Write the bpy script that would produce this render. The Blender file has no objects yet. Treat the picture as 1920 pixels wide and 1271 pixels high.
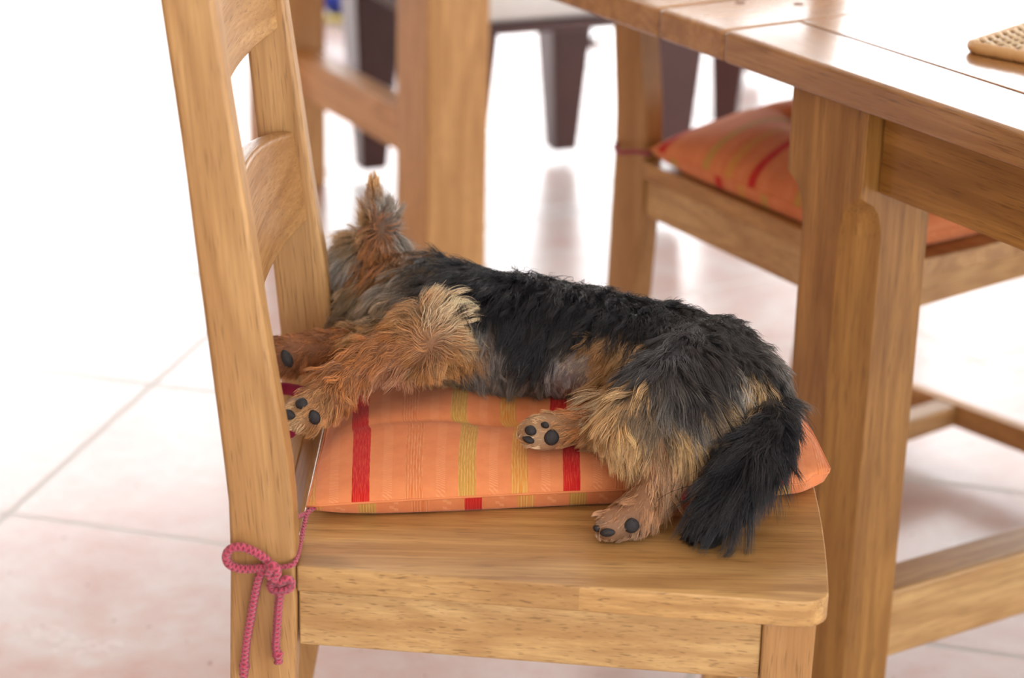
import bpy, math, random
import numpy as np
from mathutils import Vector, Matrix
random.seed(7)
RNG = np.random.default_rng(7)
SC = bpy.context.scene
COL = SC.collection
R = math.radians

# ------------------------------------------------------------------ camera
FPX = 4068.0
TH, PH = R(21.07), R(1.28)
CAM = Vector((0, 0, 1.27))
_u0 = Vector((0, math.sin(TH), math.cos(TH)))
_fw = Vector((0, math.cos(TH), -math.sin(TH)))
_r = Vector((1, 0, 0)) * math.cos(PH) + _u0 * math.sin(PH)
_u = -Vector((1, 0, 0)) * math.sin(PH) + _u0 * math.cos(PH)
cd = bpy.data.cameras.new('camera')
cam = bpy.data.objects.new('camera', cd)
COL.objects.link(cam)
cam.matrix_world = Matrix(((_r.x, _u.x, -_fw.x, CAM.x), (_r.y, _u.y, -_fw.y, CAM.y),
                           (_r.z, _u.z, -_fw.z, CAM.z), (0, 0, 0, 1)))
cd.sensor_width = 23.6
cd.lens = FPX / 1920 * 23.6
cd.clip_start = 0.05
cd.dof.use_dof = True
cd.dof.focus_distance = 1.88
cd.dof.aperture_fstop = 2.8
SC.camera = cam


def ray(px, py):
    return _fw + _r * ((px - 960) / FPX) - _u * ((py - 635.5) / FPX)


def at_z(px, py, z):
    d = ray(px, py)
    return CAM + d * ((z - CAM.z) / d.z)


def at_y(px, py, y):
    d = ray(px, py)
    return CAM + d * ((y - CAM.y) / d.y)


# ------------------------------------------------------------------ light
SC.view_settings.view_transform = 'Standard'
SC.view_settings.look = 'None'
SC.view_settings.gamma = 1
SC.view_settings.use_curve_mapping = False
SC.view_settings.exposure = 0.26
SC.cycles.max_bounces = 6
SC.cycles.diffuse_bounces = 4
SC.cycles.glossy_bounces = 3
SC.cycles.transmission_bounces = 4
SC.cycles.transparent_max_bounces = 6
SC.cycles.caustics_reflective = False
SC.cycles.caustics_refractive = False
SC.cycles.sample_clamp_indirect = 6
SC.cycles.use_denoising = True
SC.cycles_curves.shape = 'RIBBONS'
w = bpy.data.worlds.new('daylight')
SC.world = w
w.use_nodes = True
w.node_tree.nodes['Background'].inputs[0].default_value = (0.93, 0.97, 1.0, 1)
w.node_tree.nodes['Background'].inputs[1].default_value = 5.6


def portal(name, c, rot, sx, sy):
    l = bpy.data.lights.new(name, 'AREA')
    l.shape = 'RECTANGLE'
    l.size, l.size_y = sx, sy
    l.cycles.is_portal = True
    o = bpy.data.objects.new(name, l)
    COL.objects.link(o)
    o.location = c
    o.rotation_euler = rot
    return o


portal('window_daylight', (-1.5, 7.45, 1.35), (R(-90), 0, 0), 6.8, 2.5)
portal('window_daylight', (3.1, 7.45, 2.09), (R(-90), 0, 0), 2.4, 1.02)
portal('window_daylight', (4.95, 0.3, 1.35), (0, R(90), 0), 2.1, 4.4)
portal('window_daylight', (2.4, -2.95, 1.4), (R(90), 0, 0), 4.4, 1.9)


# ------------------------------------------------------------------ object helpers
def tag(o, label=None, cat=None, group=None, kind=None):
    for k, v in (('label', label), ('category', cat), ('group', group), ('kind', kind)):
        if v:
            o[k] = v
    return o


def empty(name, loc, rz=0):
    o = bpy.data.objects.new(name, None)
    COL.objects.link(o)
    o.empty_display_size = 0.05
    o.location = loc
    o.rotation_euler = (0, 0, rz)
    return o


def smooth(me):
    me.polygons.foreach_set('use_smooth', [True] * len(me.polygons))


def mesh(name, V, F, mat=None, parent=None, grain=None, bevel=0, seg=2, sm=False, subsurf=0, autos=False):
    """V in the thing's own coordinates; grain = direction that becomes the mesh's local X"""
    V = [Vector(v) for v in V]
    M = Matrix.Identity(4)
    if grain is not None:
        X = Vector(grain).normalized()
        Z = Vector((0, 0, 1)) if abs(X.z) < .8 else Vector((0, 1, 0))
        Y = Z.cross(X).normalized()
        Z = X.cross(Y)
        c = sum(V, Vector()) / len(V)
        M = Matrix(((X.x, Y.x, Z.x, c.x), (X.y, Y.y, Z.y, c.y), (X.z, Y.z, Z.z, c.z), (0, 0, 0, 1)))
        Mi = M.inverted()
        V = [Mi @ v for v in V]
    me = bpy.data.meshes.new(name)
    me.from_pydata([tuple(v) for v in V], [], F)
    me.update()
    o = bpy.data.objects.new(name, me)
    COL.objects.link(o)
    if parent:
        o.parent = parent
    o.matrix_local = M
    if mat:
        me.materials.append(mat)
    if sm or bevel:
        smooth(me)
    if bevel:
        b = o.modifiers.new('b', 'BEVEL')
        b.width = bevel
        b.segments = seg
        b.limit_method = 'ANGLE'
        b.angle_limit = R(35)
        b.harden_normals = True
    if subsurf:
        s = o.modifiers.new('s', 'SUBSURF')
        s.levels = s.render_levels = subsurf
    return o


def prism(poly, ax, a0, a1):
    """poly = 2D points; ax = extruded axis 'x','y','z' between a0 and a1 -> V,F"""
    n = len(poly)
    V = []
    for a in (a0, a1):
        for p in poly:
            V.append({'y': (p[0], a, p[1]), 'z': (p[0], p[1], a), 'x': (a, p[0], p[1])}[ax])
    F = [tuple(range(n))[::-1], tuple(range(n, 2 * n))] + [(i, (i + 1) % n, n + (i + 1) % n, n + i) for i in range(n)]
    if ax == 'y':
        F = [f[::-1] for f in F]
    # make orientation right whatever the winding of poly
    ar = sum(poly[i][0] * poly[(i + 1) % n][1] - poly[(i + 1) % n][0] * poly[i][1] for i in range(n))
    if ar < 0:
        F = [f[::-1] for f in F]
    return V, F


def box(c, s):
    x, y, z = c
    a, b, h = s[0] / 2, s[1] / 2, s[2] / 2
    return prism([(x - a, y - b), (x + a, y - b), (x + a, y + b), (x - a, y + b)], 'z', z - h, z + h)


def beam(p, q, w, h):
    """box whose top-centre line runs p->q; w across, h down"""
    p, q = Vector(p), Vector(q)
    d = (q - p).normalized()
    s = Vector((-d.y, d.x, 0)).normalized() * (w / 2)
    dn = Vector((0, 0, -h))
    V = [p - s, q - s, q + s, p + s]
    V = [v + dn for v in V] + V
    F = [(3, 2, 1, 0), (4, 5, 6, 7), (0, 1, 5, 4), (1, 2, 6, 5), (2, 3, 7, 6), (3, 0, 4, 7)]
    return V, F


def children(o):
    return [c for c in bpy.data.objects if c.parent is o]


def copy_tree(o, parent=None):
    c = o.copy()
    COL.objects.link(c)
    if parent:
        c.parent = parent
    for ch in children(o):
        copy_tree(ch, c)
    return c


def tube(pts, rad, ns=8, closed=False, taper=None):
    P = [Vector(p) for p in pts]
    n = len(P)
    V, F = [], []
    N = None
    for i, p in enumerate(P):
        a = P[(i - 1) % n] if (closed or i > 0) else P[i]
        b = P[(i + 1) % n] if (closed or i < n - 1) else P[i]
        T = (b - a).normalized()
        if N is None:
            N = T.orthogonal().normalized()
        N = (N - T * N.dot(T)).normalized()
        B = T.cross(N)
        r = rad if taper is None else rad * taper(i / (n - 1))
        for k in range(ns):
            t = 2 * math.pi * k / ns
            V.append(p + (N * math.cos(t) + B * math.sin(t)) * r)
    m = n if closed else n - 1
    for i in range(m):
        for k in range(ns):
            a, b = i * ns + k, i * ns + (k + 1) % ns
            c, d = ((i + 1) % n) * ns + (k + 1) % ns, ((i + 1) % n) * ns + k
            F.append((a, b, c, d))
    if not closed:
        F.append(tuple(range(ns))[::-1])
        F.append(tuple(range((n - 1) * ns, n * ns)))
    return V, F


def join(*vf):
    V, F = [], []
    for v, f in vf:
        k = len(V)
        V += list(v)
        F += [tuple(i + k for i in q) for q in f]
    return V, F


def spline(ctrl, n):
    """Catmull-Rom through the control points"""
    P = [Vector(c) for c in ctrl]
    P = [P[0] * 2 - P[1]] + P + [P[-1] * 2 - P[-2]]
    out = []
    m = len(P) - 3
    for i in range(n):
        t = i / (n - 1) * m
        k = min(int(t), m - 1)
        t -= k
        a, b, c, d = P[k:k + 4]
        out.append(0.5 * ((2 * b) + (c - a) * t + (2 * a - 5 * b + 4 * c - d) * t * t + (3 * b - a - 3 * c + d) * t ** 3))
    return out


# ------------------------------------------------------------------ materials
class NT:
    def __init__(s, name):
        s.m = bpy.data.materials.new(name)
        s.m.use_nodes = True
        s.t = s.m.node_tree
        s.b = s.t.nodes['Principled BSDF']

    def n(s, typ, **kw):
        x = s.t.nodes.new(typ)
        for k, v in kw.items():
            setattr(x, k, v)
        return x

    def put(s, sock, v):
        if isinstance(v, bpy.types.NodeSocket):
            s.t.links.new(v, sock)
        elif v is not None:
            sock.default_value = v

    def math(s, op, a, b=None, c=None, clamp=False):
        x = s.n('ShaderNodeMath', operation=op, use_clamp=clamp)
        for i, v in enumerate((a, b, c)):
            if v is not None:
                s.put(x.inputs[i], v)
        return x.outputs[0]

    def vmath(s, op, a, b):
        x = s.n('ShaderNodeVectorMath', operation=op)
        s.put(x.inputs[0], a)
        s.put(x.inputs[1], b)
        return x.outputs[0]

    def noise(s, vec, scale, detail=2, rough=.5, dist=0, out=0):
        x = s.n('ShaderNodeTexNoise')
        s.put(x.inputs['Vector'], vec)
        x.inputs['Scale'].default_value = scale
        x.inputs['Detail'].default_value = detail
        x.inputs['Roughness'].default_value = rough
        x.inputs['Distortion'].default_value = dist
        return x.outputs[out]

    def mix(s, f, a, b, mode='MIX'):
        x = s.n('ShaderNodeMix', data_type='RGBA', blend_type=mode)
        s.put(x.inputs[0], f)
        for i, v in ((6, a), (7, b)):
            if isinstance(v, tuple) and len(v) == 3:
                v = v + (1,)
            s.put(x.inputs[i], v)
        return x.outputs[2]

    def ramp(s, f, stops, interp='LINEAR'):
        x = s.n('ShaderNodeValToRGB')
        x.color_ramp.interpolation = interp
        e = x.color_ramp.elements
        while len(e) < len(stops):
            e.new(0.5)
        for q, (p, c) in zip(e, stops):
            q.position = p
            q.color = tuple(c) + (1,) if len(c) == 3 else c
        s.put(x.inputs[0], f)
        return x.outputs[0]

    def smap(s, v, a, b, c=0., d=1.):
        x = s.n('ShaderNodeMapRange')
        s.put(x.inputs[0], v)
        for i, q in enumerate((a, b, c, d)):
            x.inputs[1 + i].default_value = q
        return x.outputs[0]

    def bump(s, h, strength, dist):
        x = s.n('ShaderNodeBump')
        x.inputs['Strength'].default_value = strength
        x.inputs['Distance'].default_value = dist
        s.put(x.inputs['Height'], h)
        s.put(s.b.inputs['Normal'], x.outputs[0])


def lin(r, g, b):
    f = lambda c: ((c / 255 + .055) / 1.055) ** 2.4 if c > 10 else c / 255 / 12.92
    return (f(r), f(g), f(b))


def wood(name, c1, c2, stave=0.0, rough=.32, seed=0., rings=9.0):
    t = NT(name)
    co = t.n('ShaderNodeTexCoord').outputs['Object']
    oi = t.n('ShaderNodeObjectInfo').outputs['Random']
    off = t.n('ShaderNodeCombineXYZ')
    for i, k in enumerate((11.3, 3.7, 5.9)):
        t.put(off.inputs[i], t.math('MULTIPLY_ADD', oi, k, seed))
    v = t.vmath('ADD', co, off.outputs[0])
    if stave:
        sp = t.n('ShaderNodeSeparateXYZ')
        t.put(sp.inputs[0], co)
        q = t.math('FLOOR', t.math('DIVIDE', t.math('ADD', sp.outputs[1], oi), stave))
        wn = t.n('ShaderNodeTexWhiteNoise', noise_dimensions='1D')
        t.put(wn.inputs['W'], q)
        rnd = wn.outputs['Value']
        v = t.vmath('ADD', v, t.vmath('MULTIPLY', wn.outputs['Color'], (7., 3., 3.)))
    else:
        rnd = oi
    warp = t.noise(t.vmath('MULTIPLY', v, (2.2, 7., 7.)), 1.0, 2, .5)
    # cathedral rings: contour lines of a long stretched field
    fld = t.math('ADD', t.noise(t.vmath('MULTIPLY', v, (1.7, 15., 15.)), 1.0, 1.5, .45), t.math('MULTIPLY', warp, .35))
    ring = t.math('SINE', t.math('MULTIPLY', fld, rings * 6.283))
    ring = t.smap(ring, -1, 1)
    ring = t.math('POWER', ring, 1.6)
    fine = t.noise(t.vmath('MULTIPLY', v, (7., 330., 330.)), 1.0, 4, .65)
    pore = t.noise(t.vmath('MULTIPLY', v, (30., 750., 750.)), 1.0, 1, .5)
    pore = t.smap(pore, .60, .72)
    streak = t.noise(t.vmath('MULTIPLY', v, (3., 90., 90.)), 1.0, 3, .6)
    broad = t.noise(t.vmath('MULTIPLY', v, (1.2, 20., 20.)), 1.0, 3, .55)
    c = t.mix(t.smap(broad, .3, .72), c1, c2)
    dk = tuple(a * b for a, b in zip(c2, (.62, .55, .46)))
    c = t.mix(t.math('MULTIPLY', ring, .42), c, dk)
    c = t.mix(t.math('MULTIPLY', t.smap(streak, .45, .75), .45), c, dk)
    c = t.mix(t.math('MULTIPLY', t.smap(fine, .35, .72), .52), c, dk)
    c = t.mix(t.math('MULTIPLY', pore, .6), c, tuple(a * .5 for a in dk))
    tint = t.ramp(rnd, [(0, (.86, .80, .74)), (.35, (1.0, .97, .93)), (.7, (1.06, 1.06, 1.04)), (1, (.93, .93, .95))])
    c = t.mix(1.0, c, tint, 'MULTIPLY')
    kn = t.noise(t.vmath('MULTIPLY', v, (4.5, 9., 9.)), 1.0, 0, .5)
    c = t.mix(t.smap(kn, .80, .84), c, tuple(a * .35 for a in dk))
    t.put(t.b.inputs['Base Color'], c)
    t.put(t.b.inputs['Roughness'], t.smap(fine, .2, .8, rough - .05, rough + .12))
    t.b.inputs['Specular IOR Level'].default_value = .5
    t.bump(t.math('SUBTRACT', fine, t.math('MULTIPLY', pore, .8)), .12, .0006)
    return t.m


def plain(name, col, rough=.5, metal=0., bumps=0, bscale=300, var=0.):
    t = NT(name)
    co = t.n('ShaderNodeTexCoord').outputs['Object']
    nz = t.noise(co, bscale, 3, .6)
    lo = t.noise(co, 9., 2, .5)
    c = t.mix(t.smap(lo, .3, .7), tuple(a * (1 - var) for a in col), col)
    t.put(t.b.inputs['Base Color'], c)
    t.b.inputs['Roughness'].default_value = rough
    t.b.inputs['Metallic'].default_value = metal
    if bumps:
        t.bump(nz, bumps, .001)
    return t.m


OAK = wood('oiled_oak', lin(208, 165, 110), lin(184, 136, 82), rough=.36, rings=6.)
OAK_STAVE = wood('oak_seat_staves', lin(218, 176, 116), lin(184, 136, 80), stave=.047, rough=.30, rings=6.)
OAK_DARK = wood('golden_oak_table', lin(190, 141, 74), lin(148, 102, 46), rough=.36, seed=3.)
OAK_TOP = wood('oak_table_boards', lin(190, 142, 92), lin(160, 112, 66), rough=.2, seed=5., rings=7.)
_b = OAK_TOP.node_tree.nodes['Principled BSDF']
_b.inputs['Coat Weight'].default_value = .6
_b.inputs['Coat Roughness'].default_value = .12
OAK_FAR = wood('pale_oak', lin(226, 178, 118), lin(206, 156, 98), rough=.4, seed=9.)
OAK_RAIL = wood('light_oak_rail', lin(222, 188, 132), lin(196, 152, 98), rough=.36, seed=12.)
DARKWOOD = plain('dark_brown_wood', lin(76, 40, 36), .3, var=.3)
STEEL = plain('polished_glide', (.8, .8, .82), .12, 1.)
GREYCUSH = plain('pale_seat_leather', lin(226, 226, 226), .35, var=.05)
BLUE = plain('blue_plastic', lin(40, 70, 190), .3, var=.2)
YELLOW = plain('yellow_plastic', lin(240, 225, 110), .35)
WALLM = plain('white_plaster', lin(238, 232, 222), .8, bumps=.1, bscale=80, var=.03)
CEILM = plain('ceiling_paint', lin(240, 238, 232), .85, bumps=.05)
LEFTM = plain('warm_brown_plaster', lin(176, 134, 92), .85, bumps=.1, bscale=80, var=.1)
FRAMEM = plain('white_window_paint', lin(238, 238, 236), .4)


TILE = .475
TILE_ROT = R(-14.3)
TILE_LOC = (-.665, 2.607, 0)
TILE_LOC2 = (-.80, 3.99, 0)


def tile_material():
    t = NT('terracotta_tile')
    co = t.n('ShaderNodeTexCoord').outputs['Object']
    mp = t.n('ShaderNodeMapping')
    t.put(mp.inputs[0], co)
    mp.inputs['Location'].default_value = TILE_LOC
    mp.inputs['Rotation'].default_value = (0, 0, TILE_ROT)
    mp.vector_type = 'TEXTURE'
    def bricks(vec):
        br = t.n('ShaderNodeTexBrick')
        br.offset = 0.0
        t.put(br.inputs['Vector'], vec)
        for k, q in (('Scale', 1), ('Brick Width', TILE), ('Row Height', TILE), ('Mortar Size', .005), ('Mortar Smooth', .3)):
            br.inputs[k].default_value = q
        br.inputs['Color1'].default_value = (.35, .35, .35, 1)
        br.inputs['Color2'].default_value = (.65, .65, .65, 1)
        br.inputs['Mortar'].default_value = (.5, .5, .5, 1)
        return br.outputs
    b1 = bricks(mp.outputs[0])
    mp2 = t.n('ShaderNodeMapping')
    t.put(mp2.inputs[0], co)
    mp2.inputs['Location'].default_value = TILE_LOC2
    mp2.inputs['Rotation'].default_value = (0, 0, TILE_ROT + R(45))
    mp2.vector_type = 'TEXTURE'
    b2 = bricks(mp2.outputs[0])
    sp = t.n('ShaderNodeSeparateXYZ')
    t.put(sp.inputs[0], mp.outputs[0])
    zone = t.math('GREATER_THAN', sp.outputs[1], TILE * 2)      # the tiles beyond are laid on the diagonal
    bc = t.mix(zone, b1['Color'], b2['Color'])
    bf = t.n('ShaderNodeMix', data_type='FLOAT')
    t.put(bf.inputs[0], zone)
    t.put(bf.inputs[2], b1['Fac'])
    t.put(bf.inputs[3], b2['Fac'])
    bf = bf.outputs[0]
    cl = t.noise(co, 5., 5, .62, .6)
    cl2 = t.noise(co, 22., 4, .6)
    c = t.mix(t.smap(cl, .34, .66), lin(216, 190, 184), lin(226, 220, 219))
    c = t.mix(t.math('MULTIPLY', t.smap(cl2, .4, .75), .35), c, lin(216, 164, 152))
    c = t.mix(t.math('MULTIPLY', t.smap(t.noise(co, 60., 2, .5), .7, .74), .5), c, lin(150, 90, 80))
    c = t.mix(.35, c, bc, 'SOFT_LIGHT')
    c = t.mix(bf, c, lin(206, 204, 200))
    t.put(t.b.inputs['Base Color'], c)
    t.put(t.b.inputs['Roughness'], t.math('ADD', t.smap(cl, .2, .8, .20, .30), t.math('MULTIPLY', bf, .3)))
    t.b.inputs['Specular IOR Level'].default_value = .55
    t.bump(t.math('ADD', t.math('MULTIPLY', bf, -1.), t.math('MULTIPLY', cl2, .25)), .35, .002)
    return t.m


def cloth_material():
    """striped cotton; the mesh attribute 's' runs across the stripes in stripe pitches"""
    t = NT('striped_cotton')
    at = t.n('ShaderNodeAttribute', attribute_name='s')
    sv = t.n('ShaderNodeSeparateXYZ')
    t.put(sv.inputs[0], at.outputs['Vector'])
    s, v = sv.outputs[0], sv.outputs[1]
    n = t.math('ROUND', s)
    f = t.math('SUBTRACT', s, n)
    af = t.math('ABSOLUTE', f)
    co = t.n('ShaderNodeTexCoord').outputs['Object']
    sx = t.n('ShaderNodeCombineXYZ')
    t.put(sx.inputs[0], t.math('MULTIPLY', s, 60.))
    t.put(sx.inputs[1], t.math('MULTIPLY', v, 1.3))
    st = t.noise(sx.outputs[0], 1.0, 2, .6)          # chenille threads
    edge = t.math('ADD', af, t.math('MULTIPLY', t.math('SUBTRACT', st, .5), .02))
    m = t.math('LESS_THAN', edge, .165)
    k = t.math('FRACT', t.math('DIVIDE', t.math('ADD', n, .25), 4.))
    rib = t.smap(t.math('SINE', t.math('MULTIPLY', s, 118.)), -1, 1)
    base = t.mix(t.smap(t.noise(co, 60., 3, .6), .3, .7), lin(222, 132, 82), lin(232, 144, 92))
    red = t.mix(t.smap(st, .45, .75), lin(196, 22, 26), lin(226, 84, 56))
    org = t.mix(t.smap(st, .35, .65), lin(220, 118, 60), lin(240, 164, 118))
    olv = t.mix(t.smap(st, .35, .65), lin(190, 146, 60), lin(220, 184, 104))
    mus = t.mix(t.smap(st, .35, .65), lin(222, 138, 48), lin(228, 186, 110))
    c4 = t.mix(t.math('GREATER_THAN', k, .2), red, org)
    c4 = t.mix(t.math('GREATER_THAN', k, .45), c4, olv)
    c4 = t.mix(t.math('GREATER_THAN', k, .7), c4, mus)
    c4 = t.mix(t.math('MULTIPLY', rib, t.math('MULTIPLY', .55, t.math('GREATER_THAN', k, .2))), c4, lin(206, 118, 58))
    c = t.mix(m, base, c4)
    # small woven motifs half way between the stripes
    h = t.math('ABSOLUTE', t.math('SUBTRACT', t.math('FRACT', s), .5))
    zz = t.math('SINE', t.math('ADD', t.math('MULTIPLY', v, 46.), t.math('MULTIPLY', f, 30.)))
    mo = t.math('MULTIPLY', t.math('LESS_THAN', h, .085), t.math('GREATER_THAN', zz, .35))
    c = t.mix(t.math('MULTIPLY', mo, .4), c, lin(246, 176, 130))
    t.put(t.b.inputs['Base Color'], c)
    t.b.inputs['Roughness'].default_value = .85
    t.b.inputs['Specular IOR Level'].default_value = .2
    t.b.inputs['Sheen Weight'].default_value = .12
    wv = t.noise(co, 1400., 1, .5)
    t.bump(t.math('ADD', t.math('MULTIPLY', m, t.math('ADD', .8, rib)), t.math('ADD', wv, mo)), .35, .0006)
    return t.m


def cord_material():
    t = NT('braided_pink_cord')
    at = t.n('ShaderNodeAttribute', attribute_name='s')
    sv = t.n('ShaderNodeSeparateXYZ')
    t.put(sv.inputs[0], at.outputs['Vector'])
    L, a = sv.outputs[0], sv.outputs[1]
    s1 = t.math('SINE', t.math('ADD', t.math('MULTIPLY', L, 1500.), t.math('MULTIPLY', a, 18.85)))
    s2 = t.math('SINE', t.math('SUBTRACT', t.math('MULTIPLY', L, 1500.), t.math('MULTIPLY', a, 18.85)))
    h = t.math('MAXIMUM', s1, s2)
    fz = t.noise(t.n('ShaderNodeTexCoord').outputs['Object'], 1500., 2, .6)
    c = t.mix(t.smap(h, -.6, .8), lin(150, 40, 66), lin(206, 74, 100))
    c = t.mix(t.math('MULTIPLY', fz, .3), c, lin(222, 110, 130))
    t.put(t.b.inputs['Base Color'], c)
    t.b.inputs['Roughness'].default_value = .85
    t.b.inputs['Specular IOR Level'].default_value = .2
    t.b.inputs['Sheen Weight'].default_value = .3
    t.bump(t.math('ADD', h, t.math('MULTIPLY', fz, .6)), .9, .0012)
    return t.m

# ------------------------------------------------------------------ the room
TILEM = tile_material()
CLOTH = cloth_material()
CORD = cord_material()
X0, X1, Y0, Y1, H = -5.0, 5.0, -3.0, 7.5, 2.85


def struct(name, vf, m, parent=None):
    return tag(mesh(name, vf[0], vf[1], m, parent), kind='structure')


def slab(x0, x1, y0, y1, z0, z1):
    return box(((x0 + x1) / 2, (y0 + y1) / 2, (z0 + z1) / 2), (x1 - x0, y1 - y0, z1 - z0))


struct('floor', slab(X0 - .2, X1 + .2, Y0 - .2, Y1 + .2, -.1, 0), TILEM)
struct('ceiling', slab(X0 - .2, X1 + .2, Y0 - .2, Y1 + .2, H, H + .1), CEILM)
struct('wall_left', slab(X0 - .2, X0, Y0, Y1, 0, H), LEFTM)
struct('wall_back', join(slab(-5, 5, Y1, Y1 + .2, 2.6, H), slab(-5, -4.9, Y1, Y1 + .2, 0, 2.6),
                         slab(1.9, 4.3, Y1, Y1 + .2, 0, 1.58), slab(4.3, 5, Y1, Y1 + .2, 0, 2.6), slab(-5, 5, Y1, Y1 + .2, 0, .04)), WALLM)
struct('wall_right', join(slab(X1, X1 + .2, Y0, -1.9, 0, H), slab(X1, X1 + .2, 2.5, Y1, 0, H),
                          slab(X1, X1 + .2, -1.9, 2.5, 0, .3), slab(X1, X1 + .2, -1.9, 2.5, 2.4, H)), WALLM)
struct('wall_front', join(slab(-5.2, .2, Y0 - .2, Y0, 0, H), slab(4.6, 5.2, Y0 - .2, Y0, 0, H),
                          slab(.2, 4.6, Y0 - .2, Y0, 0, .45), slab(.2, 4.6, Y0 - .2, Y0, 2.35, H)), WALLM)


def window_frame(name, along, a0, a1, z0, z1, c, n):
    vf = []
    t = .06
    def s(p0, p1, q0, q1):
        return slab(p0, p1, c - .03, c + .03, q0, q1) if along == 'x' else slab(c - .03, c + .03, p0, p1, q0, q1)
    vf += [s(a0, a1, z0, z0 + t), s(a0, a1, z1 - t, z1)]
    for i in range(n + 1):
        m = a0 + (a1 - a0 - t) * i / n
        vf.append(s(m, m + t, z0 + t, z1 - t))
    struct(name, join(*vf), FRAMEM)


window_frame('window_1', 'x', -4.9, 1.9, .04, 2.6, Y1 + .1, 6)
window_frame('window_4', 'x', 1.9, 4.3, 1.58, 2.6, Y1 + .1, 3)
window_frame('window_2', 'y', -1.9, 2.5, .3, 2.4, X1 + .1, 3)
window_frame('window_3', 'x', .2, 4.6, .45, 2.35, Y0 - .1, 4)


# ------------------------------------------------------------------ chairs
def lerp(a, b, t):
    return a + (b - a) * t


W = .422
POST = [(0, -.050, -.088), (.148, -.024, -.070), (.26, -.008, -.060), (.38, -.001, -.0565), (.46, 0, -.054), (.512, -.002, -.054), (.556, -.0055, -.0575),
        (.65, -.0195, -.0665), (.717, -.028, -.073), (.80, -.039, -.0805), (.84, -.0445, -.0848), (.924, -.054, -.0945), (1.0, -.066, -.104), (1.03, -.072, -.108)]


def post_x(z):
    for (z0, f0, b0), (z1, f1, b1) in zip(POST, POST[1:]):
        if z <= z1:
            t = (z - z0) / (z1 - z0)
            return lerp(f0, f1, t), lerp(b0, b1, t)
    return POST[-1][1:]


def make_chair(loc, rz, label, group):
    ch = tag(empty('dining_chair', loc, rz), label, 'chair', group)
    zz = [i / 34 * 1.03 for i in range(35)]
    poly = [(post_x(z)[0], z) for z in zz] + [(post_x(z)[1], z) for z in zz[::-1]]
    for y in (0, W - .035):
        V, F = prism(poly, 'y', y, y + .035)
        mesh('rear_leg', V, F, OAK, ch, grain=(-.08, 0, 1), bevel=.0045, seg=3)
    # seat board: glued staves, rounded edge and corners, bowed front
    out = [(-.004, .036), (-.004, W - .036), (0, W)]
    fx, fy0, fy1 = .430, -.043, W + .043
    arc = [(fx - .024 + .024 * math.cos(a), fy1 - .022 + .022 * math.sin(a)) for a in [R(90 - 9 * k) for k in range(11)]]
    bow = [(fx + .013 * (1 - (2 * t - 1) ** 2), fy1 - .022 - (fy1 - fy0 - .044) * t) for t in [k / 12 for k in range(1, 12)]]
    arc2 = [(fx - .024 + .024 * math.cos(a), fy0 + .022 + .022 * math.sin(a)) for a in [R(-9 * k) for k in range(11)]]
    out = out + arc + bow + arc2 + [(0, 0), (-.0005, .036)]
    V, F = prism([(x, y) for x, y in out], 'z', .437, .460)
    mesh('seat', V, F, OAK_STAVE, ch, grain=(1, 0, 0), bevel=.0108, seg=5)
    for s in (0, 1):
        ya, yb = .007, -.034
        if s:
            ya, yb = W - .007, W + .034
        sg = -1 if s else 1
        V, F = prism([(0.0005, ya), (.377, yb), (.377, yb + sg * .02), (.0005, ya + sg * .02)], 'z', .384, .4368)
        mesh('side_rail', V, F, OAK_RAIL, ch, grain=(1, 0, 0), bevel=.002)
        y0 = -.0375 if not s else W + .0375 - .043
        yc = y0 + .0215
        b, t = .017, .0215
        xc = .3985
        Vl = [(xc - b, yc - b, 0), (xc + b, yc - b, 0), (xc + b, yc + b, 0), (xc - b, yc + b, 0),
              (xc - t, yc - t, .4368), (xc + t, yc - t, .4368), (xc + t, yc + t, .4368), (xc - t, yc + t, .4368)]
        Fl = [(3, 2, 1, 0), (4, 5, 6, 7), (0, 1, 5, 4), (1, 2, 6, 5), (2, 3, 7, 6), (3, 0, 4, 7)]
        mesh('front_leg', Vl, Fl, OAK, ch, grain=(0, 0, 1), bevel=.002)
        ys = .018 if not s else W - .018
        V, F = beam((-.03, ys, .085), (.385, -.012 if not s else W + .012, .085), .02, .035)
        mesh('stretcher', V, F, OAK_FAR, ch, grain=(1, 0, 0), bevel=.003)
    V, F = beam((.18, .01, .083), (.18, W - .01, .083), .032, .032)
    mesh('cross_stretcher', V, F, OAK_RAIL, ch, grain=(0, 1, 0), bevel=.004)
    V, F = slab(.387, .407, .004, W - .004, .384, .4368)
    mesh('front_rail', V, F, OAK_RAIL, ch, grain=(0, 1, 0), bevel=.002)
    V, F = slab(-.048, -.024, .035, W - .035, .380, .440)
    mesh('rear_rail', V, F, OAK, ch, grain=(0, 1, 0), bevel=.002)
    # curved back slats
    for (z0, z1) in ((.628, .716), (.812, .90), (.955, 1.02)):
        n = 22
        V, F = [], []
        za, zb = (z0 + z1) / 2, (z1 - z0) / 2
        for i in range(n + 1):
            t = i / n
            y = .033 + (W - .066) * t
            k = 1 - (2 * t - 1) ** 2
            bowx = -.020 * k
            top = z1 + .018 * k ** 1.2
            for (z, side) in ((z0, 0), (top, 0), (top, 1), (z0, 1)):
                f, b = post_x(z)
                xx = f - .009 + bowx if side == 0 else f - .029 + bowx
                V.append((xx, y, z))
        for i in range(n):
            a, b = i * 4, i * 4 + 4
            for q in range(4):
                F.append((a + q, a + (q + 1) % 4, b + (q + 1) % 4, b + q))
        F += [(3, 2, 1, 0), tuple(n * 4 + q for q in range(4))]
        mesh('back_slat', V, F, OAK, ch, grain=(0, 1, 0), bevel=.004, seg=3)
    return ch


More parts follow.
